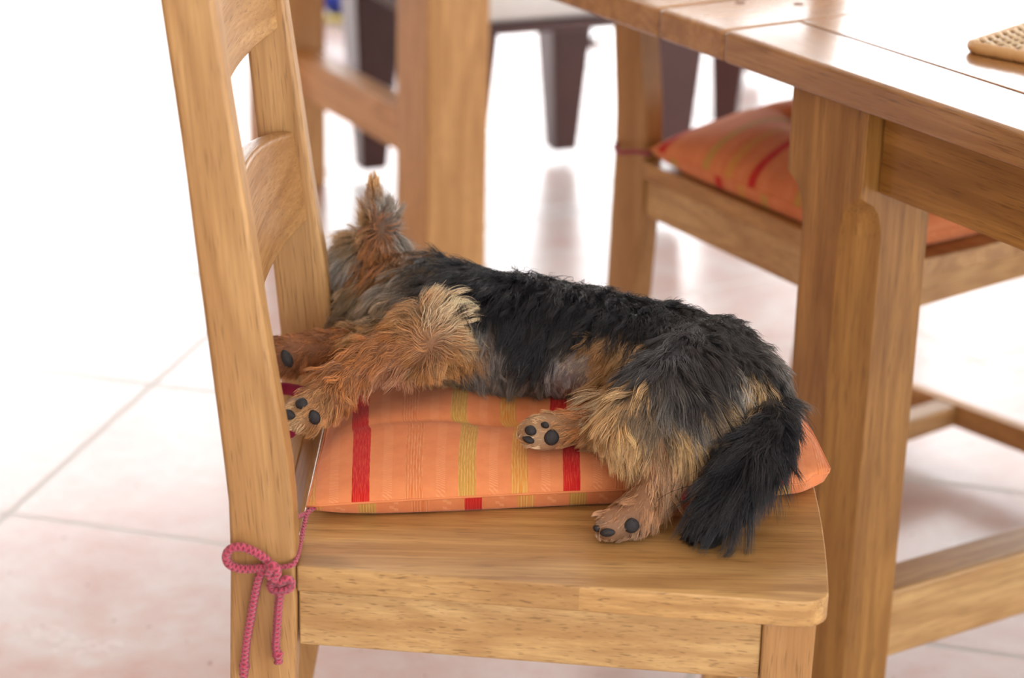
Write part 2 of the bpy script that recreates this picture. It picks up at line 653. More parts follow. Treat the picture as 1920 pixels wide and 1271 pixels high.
CH1 = Vector((-.171, 1.578, 0))
chair1 = make_chair(CH1, 0, 'oak ladder-back chair the sleeping dog and its cushion are on', 'oak ladder-back dining chairs')
chair2 = copy_tree(chair1)
CH2 = Vector((.168, 2.765, 0))
CH2R = R(-51.7)
chair2.location = CH2
chair2.rotation_euler = (0, 0, CH2R)
chair2.scale = (1.12, 1.03, 1)
tag(chair2, 'oak chair behind the table leg with an empty tufted orange cushion', 'chair')


# ------------------------------------------------------------------ cushions
def add_s(me, svals):
    a = me.attributes.new('s', 'FLOAT_VECTOR', 'POINT')
    a.data.foreach_set('vector', np.array(svals, 'f').ravel())


def cushion(root, corners, z0, seam, thick, tufts, s_of, puff, noise_amp=.0, N=90, M=110, drop=None, pk=1.0):
    """corners in the root's own coordinates: near-left, near-right, far-right, far-left"""
    c = [Vector((*q, 0)) for q in corners]

    def plan(u, v):
        uu, vv = 2 * u - 1, 2 * v - 1
        rr = .14                                   # soft corners
        e = max(0, abs(uu) - (1 - rr)) / rr
        g = max(0, abs(vv) - (1 - rr)) / rr
        k = 1 - (.085 if uu > 0 or vv > 0 else .0) * (e * g) ** 1.3
        # edges pulled in a little between the corners
        uu *= k * (1 + (.022 if uu > 0 else -.015) * (1 - vv * vv))
        vv *= k * (1 - .030 * (1 - uu * uu))
        u, v = (uu + 1) / 2, (vv + 1) / 2
        return (c[0] * (1 - u) * (1 - v) + c[1] * u * (1 - v) + c[2] * u * v + c[3] * (1 - u) * v)

    def panel(top):
        V, S = [], []
        for j in range(M + 1):
            for i in range(N + 1):
                u = .5 - .5 * math.cos(math.pi * i / N) if False else i / N
                v = j / M
                p = plan(u, v)
                a = 1 - abs(2 * u - 1) ** puff
                b = 1 - abs(2 * v - 1) ** puff
                k = (max(a, 0) * max(b, 0)) ** .5
                if top:
                    z = seam + thick * k
                    pull = 0
                    for (tu, tv, td, tw) in tufts:
                        dx, dy = (u - tu), (v - tv)
                        r2 = dx * dx + dy * dy
                        z -= td * math.exp(-r2 / tw ** 2)
                        cr = math.exp(-(abs(dy + .05 * dx) / .022) ** 1.3) * math.exp(-(dx / .28) ** 2)
                        z -= td * .55 * cr
                        pull += .12 * pk * math.exp(-(dx / .22) ** 2) * math.tanh(dy / .012) * math.exp(-(dy / .16) ** 2)
                    z += noise_amp * (math.sin(u * 23 + 1.7 * math.sin(v * 9)) + math.sin(v * 17 + 2 * math.sin(u * 11)))* k * .5
                    if drop:
                        z -= drop(u, v)
                    z = max(z, z0 + .004)
                else:
                    z = seam - (seam - z0) * min(1, 2.2 * k ** .7)
                    pull = 0
                V.append((p.x, p.y, z))
                S.append((s_of(u, v, p, top) + pull, (p.y) * 60, 0))
        F = []
        for j in range(M):
            for i in range(N):
                a = j * (N + 1) + i
                q = (a, a + 1, a + N + 2, a + N + 1)
                F.append(q if top else q[::-1])
        return V, S, F

    for nm, top in (('cushion_cover', True), ('underside_panel', False)):
        V, S, F = panel(top)
        o = mesh(nm, V, F, CLOTH, root, sm=True)
        add_s(o.data, S)
    # welt where both panels are sewn together
    e = [plan(t / 40, 0) for t in range(40)] + [plan(1, t / 36) for t in range(36)] + \
        [plan(1 - t / 40, 1) for t in range(40)] + [plan(0, 1 - t / 36) for t in range(36)]
    pts = [Vector((p.x, p.y, seam)) for p in e]
    V, F = tube(pts, .0011, 6, closed=True)
    o = mesh('seam_welt', V, F, CLOTH, root, sm=True)
    add_s(o.data, [(.33, 0, 0)] * len(V))


cu1 = tag(empty('seat_cushion', (.03, 1.85, .4605)), 'flattened orange striped cushion under the sleeping dog, tied on with pink cord', 'cushion',
          'striped orange seat cushions')
O1 = Vector((.03, 1.85, .4605))


def s1(u, v, p, top):
    x = p.x + O1.x
    if top:
        return (x + .1275) / .0449 + .62 * (1 - u) * v - .05
    return -(x + .030) / .0449 + .0


cushion(cu1, [(-.170 - .03, 1.655 - 1.85), (.286 - .03, 1.725 - 1.85), (.245 - .03, 2.11 - 1.85), (-.172 - .03, 2.05 - 1.85)],
        0.0005, .0165, .027, [(.37, .31, .009, .09), (.70, .31, .007, .09)], s1, 3.2, .0012)

def cord(name, ctrl, root, rad=.0026, n=90, knots=()):
    P = spline(ctrl, n)
    O = root.matrix_world.translation if root else Vector()
    def tp(t):
        k = 1.0
        for (c, w, a) in knots:
            k += a * math.exp(-((t - c) / w) ** 2)
        return k
    V, F = tube(P, rad, 12, taper=tp)
    o = mesh(name, V, F, CORD, root, sm=True)
    L = 0
    S = []
    for i in range(n):
        if i:
            L += (P[i] - P[i - 1]).length
        for k in range(12):
            S.append((L, k / 12, 0))
    add_s(o.data, S)
    return o


bpy.context.view_layer.update()
YF = 1.5745      # just in front of the near post


def q(px, py, dy=0.0):
    return at_y(px, py, YF - dy) - O1


# near tie: from the cushion corner over the seat, round the post, bow with two tails
cord('tie_cord', [q(590, 951, -.085), q(578, 958, -.08), q(570, 985, -.06), q(562, 1025, -.03), q(556, 1047, -.006), q(548, 1059, .002), q(530, 1063, .003), q(516, 1064, .004)], cu1, .0021, 60)
cord('tie_cord', [q(590, 951, -.085), q(575, 962, -.080), q(558, 969, -.06), q(546, 975, -.04), q(530, 985, -.03)], cu1, .0021, 40)
cord('tie_bow', [q(512, 1068, .006), q(500, 1050, .007), q(480, 1036, .008), q(455, 1026, .008), q(434, 1028, .008), q(424, 1042, .008), q(430, 1058, .008), q(450, 1066, .007),
                 q(475, 1066, .006), q(500, 1064, .008), q(512, 1072, .010)], cu1, .0036, 110)
cord('tie_bow', [q(512, 1068, .008), q(517, 1082, .008), q(508, 1096, .007), q(513, 1106, .008), q(528, 1108, .010), q(543, 1102, .009), q(546, 1092, .008), q(538, 1086, .010), q(524, 1092, .011), q(512, 1086, .010)], cu1, .0036, 90)
cord('cord_knot', [q(500, 1062, .009), q(512, 1060, .013), q(520, 1072, .013), q(514, 1084, .012), q(504, 1076, .012), q(510, 1064, .014)], cu1, .0036, 60)
cord('cord_tail', [q(500, 1070, .006), q(488, 1078, .006), q(480, 1105, .0055), q(472, 1150, .0055), q(463, 1200, .0055), q(459, 1240, .0055), q(457, 1268, .0055)], cu1, .0036, 120,
     knots=((.88, .03, .35), (.97, .02, .1)))
cord('cord_tail', [q(522, 1098, .007), q(525, 1110, .006), q(522, 1140, .0055), q(519, 1180, .0055), q(517, 1212, .0055), q(521, 1230, .0055), q(522, 1243, .006)], cu1, .0036, 100,
     knots=((.80, .035, .4), (.97, .02, .1)))
# burgundy tassel of the far tie, lying on the seat behind the paws
BURG = plain('burgundy_chenille', lin(150, 24, 60), .95, bumps=1., bscale=900, var=.3)
V, F = tube(spline([at_y(512, 728, 1.90) - O1, at_y(545, 730, 1.90) - O1, at_y(580, 740, 1.89) - O1, at_y(600, 760, 1.87) - O1], 30), .006, 10)
mesh('tie_tassel', V, F, BURG, cu1, sm=True)
V, F = tube(spline([at_y(520, 790, 1.80) - O1, at_y(532, 806, 1.79) - O1, at_y(543, 812, 1.785) - O1, at_y(552, 800, 1.79) - O1], 30), .005, 10)
mesh('tie_tassel', V, F, BURG, cu1, sm=True)

# cushion of the chair behind: thick and tufted
C2 = Matrix.Translation(CH2) @ Matrix.Rotation(CH2R, 4, 'Z')
cu2 = tag(empty('seat_cushion', C2 @ Vector((.215, .217, .4605)), CH2R), 'puffy tufted orange striped cushion on the chair behind the table leg', 'cushion',
          'striped orange seat cushions')


def s2(u, v, p, top):
    return (p.x + .175) / .0449 - .3 * v if top else -(p.x + .06) / .0449


cushion(cu2, [(-.198, -.222), (.25, -.262), (.25, .25), (-.225, .225)], .0005, .022, .066,
        [(.36, .34, .026, .10), (.70, .36, .026, .10), (.36, .68, .026, .10), (.70, .68, .026, .10)], s2, 2.6, .002, pk=.25)
V, F = tube(spline([(-.195, -.222, .016), (-.215, -.232, .016), (-.235, -.242, .012), (-.262, -.225, .012), (-.275, -.2, .012)], 20), .003, 8)
o = mesh('tie_cord', V, F, CORD, cu2, sm=True)
add_s(o.data, [(i * .001, 0, 0) for i in range(len(V))])

# ------------------------------------------------------------------ dining table
A1 = math.atan2(-.474, .295)                 # long direction, towards the camera and right
TD = Vector((math.cos(A1), math.sin(A1), 0))
TN = Vector((-TD.y, TD.x, 0))                # across the table, away from the visible edge
LC = Vector((.3435, 2.062, 0))               # near outer corner of the leg at the floor
TZ = .760
tb = tag(empty('dining_table', LC, A1), 'large oak extending dining table with a chamfered leg beside the dog chair', 'table')
# local frame: x towards camera-right along the visible edge, y across. Leg near corner at 0,0
LA, LB = .118, .092


def leg_mesh(x0, y0, mirror=False):
    """square leg with stopped chamfers on its outer corners"""
    c = .030
    zt = [0, .08, .3, .5, .585, .60, .612, .622, .632, .72, .725]
    V, F = [], []
    for z in zt:
        if z < .586:
            k = c
        elif z < .633:
            k = c * max(0, 1 - ((z - .585) / .045) ** 2) ** .5 if z < .630 else .0006
        else:
            k = .0006
        k = max(k, .0006)
        for (x, y) in ((-LA + k, 0), (-k, 0), (0, k), (0, LB), (-LA, LB), (-LA, k)):
            V.append((x0 + x, y0 + y, z))
    n = len(zt)
    for i in range(n - 1):
        for q in range(6):
            a, b = i * 6 + q, i * 6 + (q + 1) % 6
            F.append((a, b, b + 6, a + 6))
    F += [(5, 4, 3, 2, 1, 0), tuple((n - 1) * 6 + q for q in range(6))]
    return V, F


TWID = .95
V, F = leg_mesh(0, 0)
mesh('leg', V, F, OAK_DARK, tb, grain=(0, 0, 1), bevel=.0012)
V, F = leg_mesh(0, 0)
V = [(x, TWID - .04 - y, z) for x, y, z in V]
mesh('leg', V, [f[::-1] for f in F], OAK_DARK, tb, grain=(0, 0, 1), bevel=.0012)
for yy in (0, 1):
    V, F = leg_mesh(0, 0)
    V = [(1.35 - x - LA, y, z) for x, y, z in V]
    F = [f[::-1] for f in F]
    if yy:
        V = [(x, TWID - .04 - y, z) for x, y, z in V]
        F = [f[::-1] for f in F]
    mesh('leg', V, F, OAK_DARK, tb, grain=(0, 0, 1), bevel=.0012)
V, F = slab(0, 1.35 - LA, .020, .046, .636, .7245)
mesh('apron', V, F, OAK_DARK, tb, grain=(1, 0, 0), bevel=.003)
V, F = slab(0, 1.35 - LA, TWID - .086, TWID - .06, .636, .7245)
mesh('apron', V, F, OAK_DARK, tb, grain=(1, 0, 0), bevel=.003)
V, F = slab(-.07, -.045, LB, TWID - .04 - LB, .636, .7245)
mesh('apron', V, F, OAK_DARK, tb, grain=(0, 1, 0), bevel=.003)
V, F = slab(-.075, -.020, LB - .004, TWID - .04 - LB + .004, .075, .158)
mesh('end_stretcher', V, F, OAK_RAIL, tb, grain=(0, 1, 0), bevel=.004)
# top: framing boards, peg holes, centre boards and the draw leaf beyond the joint
ov = .018
xe = -.334
V, F = slab(xe, -.215, -ov, .60, .7255, TZ)
mesh('end_board', V, F, OAK_TOP, tb, grain=(0, 1, 0), bevel=.006, seg=3)
V, F = slab(-.2146, 1.6, -ov, .082, .7255, TZ)
mesh('edge_board', V, F, OAK_TOP, tb, grain=(1, 0, 0), bevel=.005, seg=3)
for k in range(5):
    V, F = slab(-.2146, 1.6, .0832 + k * .1045, .1872 + k * .1045 - (0 if k else 0), .7255, TZ)
    mesh('top_board', V, F, OAK_TOP, tb, grain=(1, 0, 0), bevel=.0012, seg=1)
V, F = slab(-.2146, 1.6, .6065, TWID, .7255, TZ)
mesh('edge_board', V, F, OAK_TOP, tb, grain=(1, 0, 0), bevel=.005, seg=3)
V, F = slab(xe, -.215, .601, TWID, .7255, TZ)
mesh('end_board', V, F, OAK_TOP, tb, grain=(0, 1, 0), bevel=.006, seg=3)
V, F = slab(xe - .42, xe - .0015, -ov, TWID, .7255, TZ)
mesh('draw_leaf', V, F, OAK_TOP, tb, grain=(0, 1, 0), bevel=.006, seg=3)
PEG = plain('dark_peg', lin(120, 76, 44), .5)
tbm = Matrix.Translation(LC) @ Matrix.Rotation(A1, 4, 'Z')
for (px, py) in ((1388, 5), (1497, 8)):
    p = tbm.inverted() @ at_z(px, py, TZ)
    V, F = prism([(p.x + .006 * math.cos(a), p.y + .006 * math.sin(a)) for a in [k * .5236 for k in range(12)]], 'z', TZ - .004, TZ + .0006)
    mesh('peg', V, F, PEG, tb)

# ------------------------------------------------------------------ rattan placemat
RAT = plain('rattan_cane', lin(226, 176, 116), .38, bumps=.2, bscale=500, var=.3)
RATL = plain('bleached_rattan', lin(240, 214, 176), .3, var=.2)
pm_o = at_z(1800, 99, TZ)
pm_o.z += .0003
PA = at_z(1920, 122, TZ) - pm_o
pm_a = math.atan2(PA.y, PA.x)
pm = tag(empty('rattan_trivet', pm_o, pm_a), 'square woven rattan mat with wrapped cane border on the table top', 'placemat')
SZ, TK = .22, .0125
RC = .0062
rim = [(.014, RC), (SZ - .014, RC), (SZ - RC, .014), (SZ - RC, SZ - .014), (SZ - .014, SZ - RC), (.014, SZ - RC), (RC, SZ - .014), (RC, .014)]
P = []
for i in range(8):
    a, b = Vector((*rim[i], RC)), Vector((*rim[(i + 1) % 8], RC))
    m = 60 if i % 2 == 0 else 5
    P += [a.lerp(b, t / m) for t in range(m)]
for k in range(0, len(P), 1):
    pass
V, F = [], []
L = 0
rr = [RC * (1 + .10 * abs(math.sin(i * 1.55)) - (.12 if i % 7 == 0 else 0)) for i in range(len(P))]
n = len(P)
for i, p in enumerate(P):
    T = (P[(i + 1) % n] - P[i - 1]).normalized()
    N = Vector((0, 0, 1))
    B = T.cross(N)
    for k in range(12):
        t = 2 * math.pi * k / 12
        V.append(p + (N * math.cos(t) + B * math.sin(t)) * rr[i])
for i in range(n):
    for k in range(12):
        a, b = i * 12 + k, i * 12 + (k + 1) % 12
        F.append((a, b, ((i + 1) % n) * 12 + (k + 1) % 12, ((i + 1) % n) * 12 + k))
mesh('wrapped_rim', V, F, RAT, pm, sm=True)
weft, warp_ = [], []
for k in range(26):
    y = .011 + k * .0078
    pts = [Vector((x, y + .0012 * math.sin(x * 420 + k * math.pi), RC + .0035 + .0028 * math.sin(x * 300 + k * math.pi))) for x in np.linspace(.010, SZ - .010, 70)]
    weft.append(tube(pts, .0024, 5))
for k in range(21):
    x = .012 + k * .0098
    pts = [Vector((x, y, RC + .0035 - .0026 * math.sin(x * 300 + round((y - .011) / .0078) * math.pi))) for y in np.linspace(.009, SZ - .009, 40)]
    warp_.append(tube(pts, .0021, 5))
V, F = join(*weft)
mesh('woven_strands', V, F, RATL, pm, sm=True)
V, F = join(*warp_)
mesh('woven_ribs', V, F, RAT, pm, sm=True)

# ------------------------------------------------------------------ second wooden table beyond
T2 = Vector((-.148, 3.49, 0))
A2 = R(30)
t2 = tag(empty('side_table', T2, A2), 'blurred pale oak side table whose legs stand beyond the dog', 'table')
# local x = to the far right, y = far left; near corner of the near leg at 0,0
LW = .117
for (x, y) in ((0, 0), (0, .65), (-1.15, 0), (-1.15, .65)):
    V, F = slab(x, x + LW, y, y + .12, 0, .72)
    mesh('leg', V, F, OAK_FAR, t2, grain=(0, 0, 1), bevel=.006)
V, F = slab(.035, .085, .11, .66, .205, .285)
mesh('stretcher', V, F, OAK_FAR, t2, grain=(0, 1, 0), bevel=.005)
V, F = slab(-1.12, -1.06, .11, .66, .205, .285)
mesh('stretcher', V, F, OAK_FAR, t2, grain=(0, 1, 0), bevel=.005)
V, F = slab(-1.17, LW + .02, -.02, .79, .72, .76)
mesh('table_top', V, F, OAK_FAR, t2, grain=(1, 0, 0), bevel=.006)


# ------------------------------------------------------------------ dark brown chairs with tapered legs
def dark_chair(loc, rz, label):
    c = tag(empty('upholstered_chair', loc, rz), label, 'chair', 'dark brown chairs with tapered legs')
    wx, wy = .47, .52
    for (sx, sy) in ((0, 0), (1, 0), (0, 1), (1, 1)):
        x, y = sx * wx, sy * wy
        b, t = .026, .052
        # outer corner tapers in
        ox, oy = (1 if sx == 0 else -1), (1 if sy == 0 else -1)
        Vl = []
        for (z, k) in ((.022, b), (.40, t)):
            for (a, d) in ((0, 0), (1, 0), (1, 1), (0, 1)):
                xx = x + ox * (2 * k * a - (k - b) * .9)
                yy = y + oy * (2 * k * d - (k - b) * .9)
                Vl.append((xx, yy, z))
        Fl = [(3, 2, 1, 0), (4, 5, 6, 7), (0, 1, 5, 4), (1, 2, 6, 5), (2, 3, 7, 6), (3, 0, 4, 7)]
        if ox * oy < 0:
            Fl = [f[::-1] for f in Fl]
        lg = mesh('leg', Vl, Fl, DARKWOOD, c, grain=(0, 0, 1), bevel=.004)
        cx, cy = x + ox * b, y + oy * b
        V, F = [], []
        for (r, z) in ((.0, .0), (.014, .0), (.018, .006), (.018, .015), (.010, .024), (0, .024)):
            for k in range(14):
                V.append((cx + r * math.cos(k * .4488), cy + r * math.sin(k * .4488), z))
        for i in range(5):
            for k in range(14):
                F.append((i * 14 + k, i * 14 + (k + 1) % 14, (i + 1) * 14 + (k + 1) % 14, (i + 1) * 14 + k))
        g = mesh('glide', V, F, STEEL, None, sm=True)
        g.parent = lg
        g.matrix_local = lg.matrix_local.inverted()
    V, F = slab(-.025, wx + .025, -.025, wy + .025, .40, .418)
    mesh('seat_frame', V, F, DARKWOOD, c, bevel=.004)
    V, F = slab(-.02, wx + .02, -.02, wy + .02, .418, .468)
    mesh('seat', V, F, GREYCUSH, c, bevel=.018, seg=3)
    V, F = slab(-.02, wx + .02, wy - .03, wy + .02, .475, .90)
    mesh('backrest', V, F, DARKWOOD, c, bevel=.015, seg=3)
    return c


d1_ = dark_chair((-.118, 3.72, 0), R(23.5), 'dark brown chair with tapered legs and pale seat behind the wooden table legs')
d2_ = copy_tree(d1_)
d2_.location = (.425, 4.58, 0)
d2_.rotation_euler = (0, 0, R(-12))
tag(d2_, 'farther dark brown chair whose legs show above the tufted cushion', 'chair')

# ------------------------------------------------------------------ blue bag lying far back on the floor
bg = tag(empty('plastic_bag', at_z(665, 28, 0)), 'small blue and yellow plastic bag on the far floor', 'bag')
V, F = [], []
for i in range(9):
    for k in range(16):
        a = 2 * math.pi * k / 16
        r = (.16 * math.sin(math.pi * (i + .6) / 9.2) ** .6) * (1 + .12 * math.sin(3 * a + i))
        V.append((r * math.cos(a), .7 * r * math.sin(a), .028 * i))
for i in range(8):
    for k in range(16):
        F.append((i * 16 + k, i * 16 + (k + 1) % 16, (i + 1) * 16 + (k + 1) % 16, (i + 1) * 16 + k))
F += [tuple(range(16))[::-1], tuple(range(128, 144))]
mesh('bag_body', V, F, BLUE, bg, sm=True)
V, F = tube([Vector((.165 * math.cos(a), .115 * math.sin(a), .014)) for a in [k * .2618 for k in range(24)]], .008, 8, closed=True)
mesh('bag_band', V, F, YELLOW, bg, sm=True)

# ------------------------------------------------------------------ the dog
from mathutils.bvhtree import BVHTree

CHAINS = [
    # torso: neck, shoulders, ribs, loin, rump   (pixel, pixel, height, radius)
    [(745, 545, .553, .040), (800, 580, .552, .049), (860, 612, .548, .0565), (940, 626, .546, .0595), (1030, 636, .545, .058), (1130, 652, .543, .054),
     (1230, 672, .543, .053), (1330, 705, .541, .054), (1375, 735, .538, .048)],
    # skull and muzzle
    [(745, 545, .553, .040), (700, 520, .556, .042), (675, 522, .552, .036), (632, 548, .535, .024), (600, 558, .530, .017)],
    [(720, 565, .545, .034), (675, 585, .534, .024), (658, 592, .531, .013)],
    # upright ear
    [(716, 478, .585, .021), (710, 430, .608, .013), (705, 385, .630, .009), (701, 342, .652, .005)],
    # folded ear below
    [(668, 470, .575, .016), (640, 490, .57, .008)],
    # upper foreleg
    [(850, 610, .560, .040), (790, 645, .556, .030), (720, 668, .548, .021), (655, 700, .534, .0175), (612, 745, .520, .017), (580, 772, .512, .019), (556, 780, .509, .016)],
    # lower foreleg
    [(800, 600, .540, .034), (700, 650, .530, .022), (630, 655, .526, .018), (570, 662, .526, .019), (535, 668, .526, .021), (520, 665, .526, .016)],
    # thigh, knee, hock, paw of the upper hind leg
    [(1330, 700, .548, .052), (1250, 760, .546, .044), (1200, 805, .534, .034), (1215, 835, .522, .025), (1250, 880, .508, .018), (1222, 930, .488, .0165),
     (1180, 975, .4755, .0165), (1145, 985, .4735, .0155)],
    [(1330, 720, .540, .05), (1290, 790, .535, .036), (1250, 850, .520, .026)],
    # lower hind leg
    [(1220, 770, .520, .034), (1130, 798, .516, .018), (1060, 806, .516, .0155), (1020, 810, .516, .018), (1000, 812, .516, .0155)],
    # tail
    [(1385, 735, .536, .040), (1440, 765, .530, .024), (1442, 815, .526, .021), (1408, 870, .520, .021), (1372, 918, .504, .019), (1340, 958, .486, .015), (1322, 975, .478, .011)],
]
import bmesh
bm = bmesh.new()
for chn in CHAINS:
    K = [(at_z(a, b, c), r) for a, b, c, r in chn]
    for (p, r1), (q_, r2) in zip(K, K[1:]):
        n = max(2, int((q_ - p).length / (min(r1, r2) * .35)))
        for i in range(n + 1):
            t = i / n
            bmesh.ops.create_icosphere(bm, subdivisions=2, radius=r1 + (r2 - r1) * t, matrix=Matrix.Translation(p.lerp(q_, t)))
me = bpy.data.meshes.new('tmp')
bm.to_mesh(me)
bm.free()
tmp = bpy.data.objects.new('tmp', me)
COL.objects.link(tmp)
rm = tmp.modifiers.new('r', 'REMESH')
rm.mode = 'VOXEL'
rm.voxel_size = .0032
sm_ = tmp.modifiers.new('s', 'SMOOTH')
sm_.factor = .6
sm_.iterations = 14
dg = bpy.context.evaluated_depsgraph_get()
body = bpy.data.meshes.new_from_object(tmp.evaluated_get(dg))
bpy.data.objects.remove(tmp)
body.name = 'dog'
smooth(body)
dog = bpy.data.objects.new('dog', body)
COL.objects.link(dog)
tag(dog, 'small shaggy black and tan terrier asleep on its side on the orange cushion', 'dog')
bvh = BVHTree.FromPolygons([v.co.copy() for v in body.vertices], [tuple(p.vertices) for p in body.polygons])


def hit(px, py):
    d = ray(px, py).normalized()
    loc, nor, _, _ = bvh.ray_cast(CAM, d)
    if loc is None:                       # beside the body: take the closest surface point
        best = None
        for k in range(40):
            p = CAM + d * (1.75 + k * .015)
            l, n_, _, dist = bvh.find_nearest(p)
            if best is None or dist < best[2]:
                best = (l, n_, dist)
        loc, nor = best[0], best[1]
    return loc, nor


BK, CO = (9, 8, 10), (29, 29, 35)
DG, GY, LG = (66, 60, 58), (138, 130, 122), (192, 182, 170)
TN_, GD, PL = (206, 154, 98), (228, 186, 130), (240, 218, 180)
RD, RB, OB = (176, 112, 64), (140, 86, 48), (206, 138, 78)
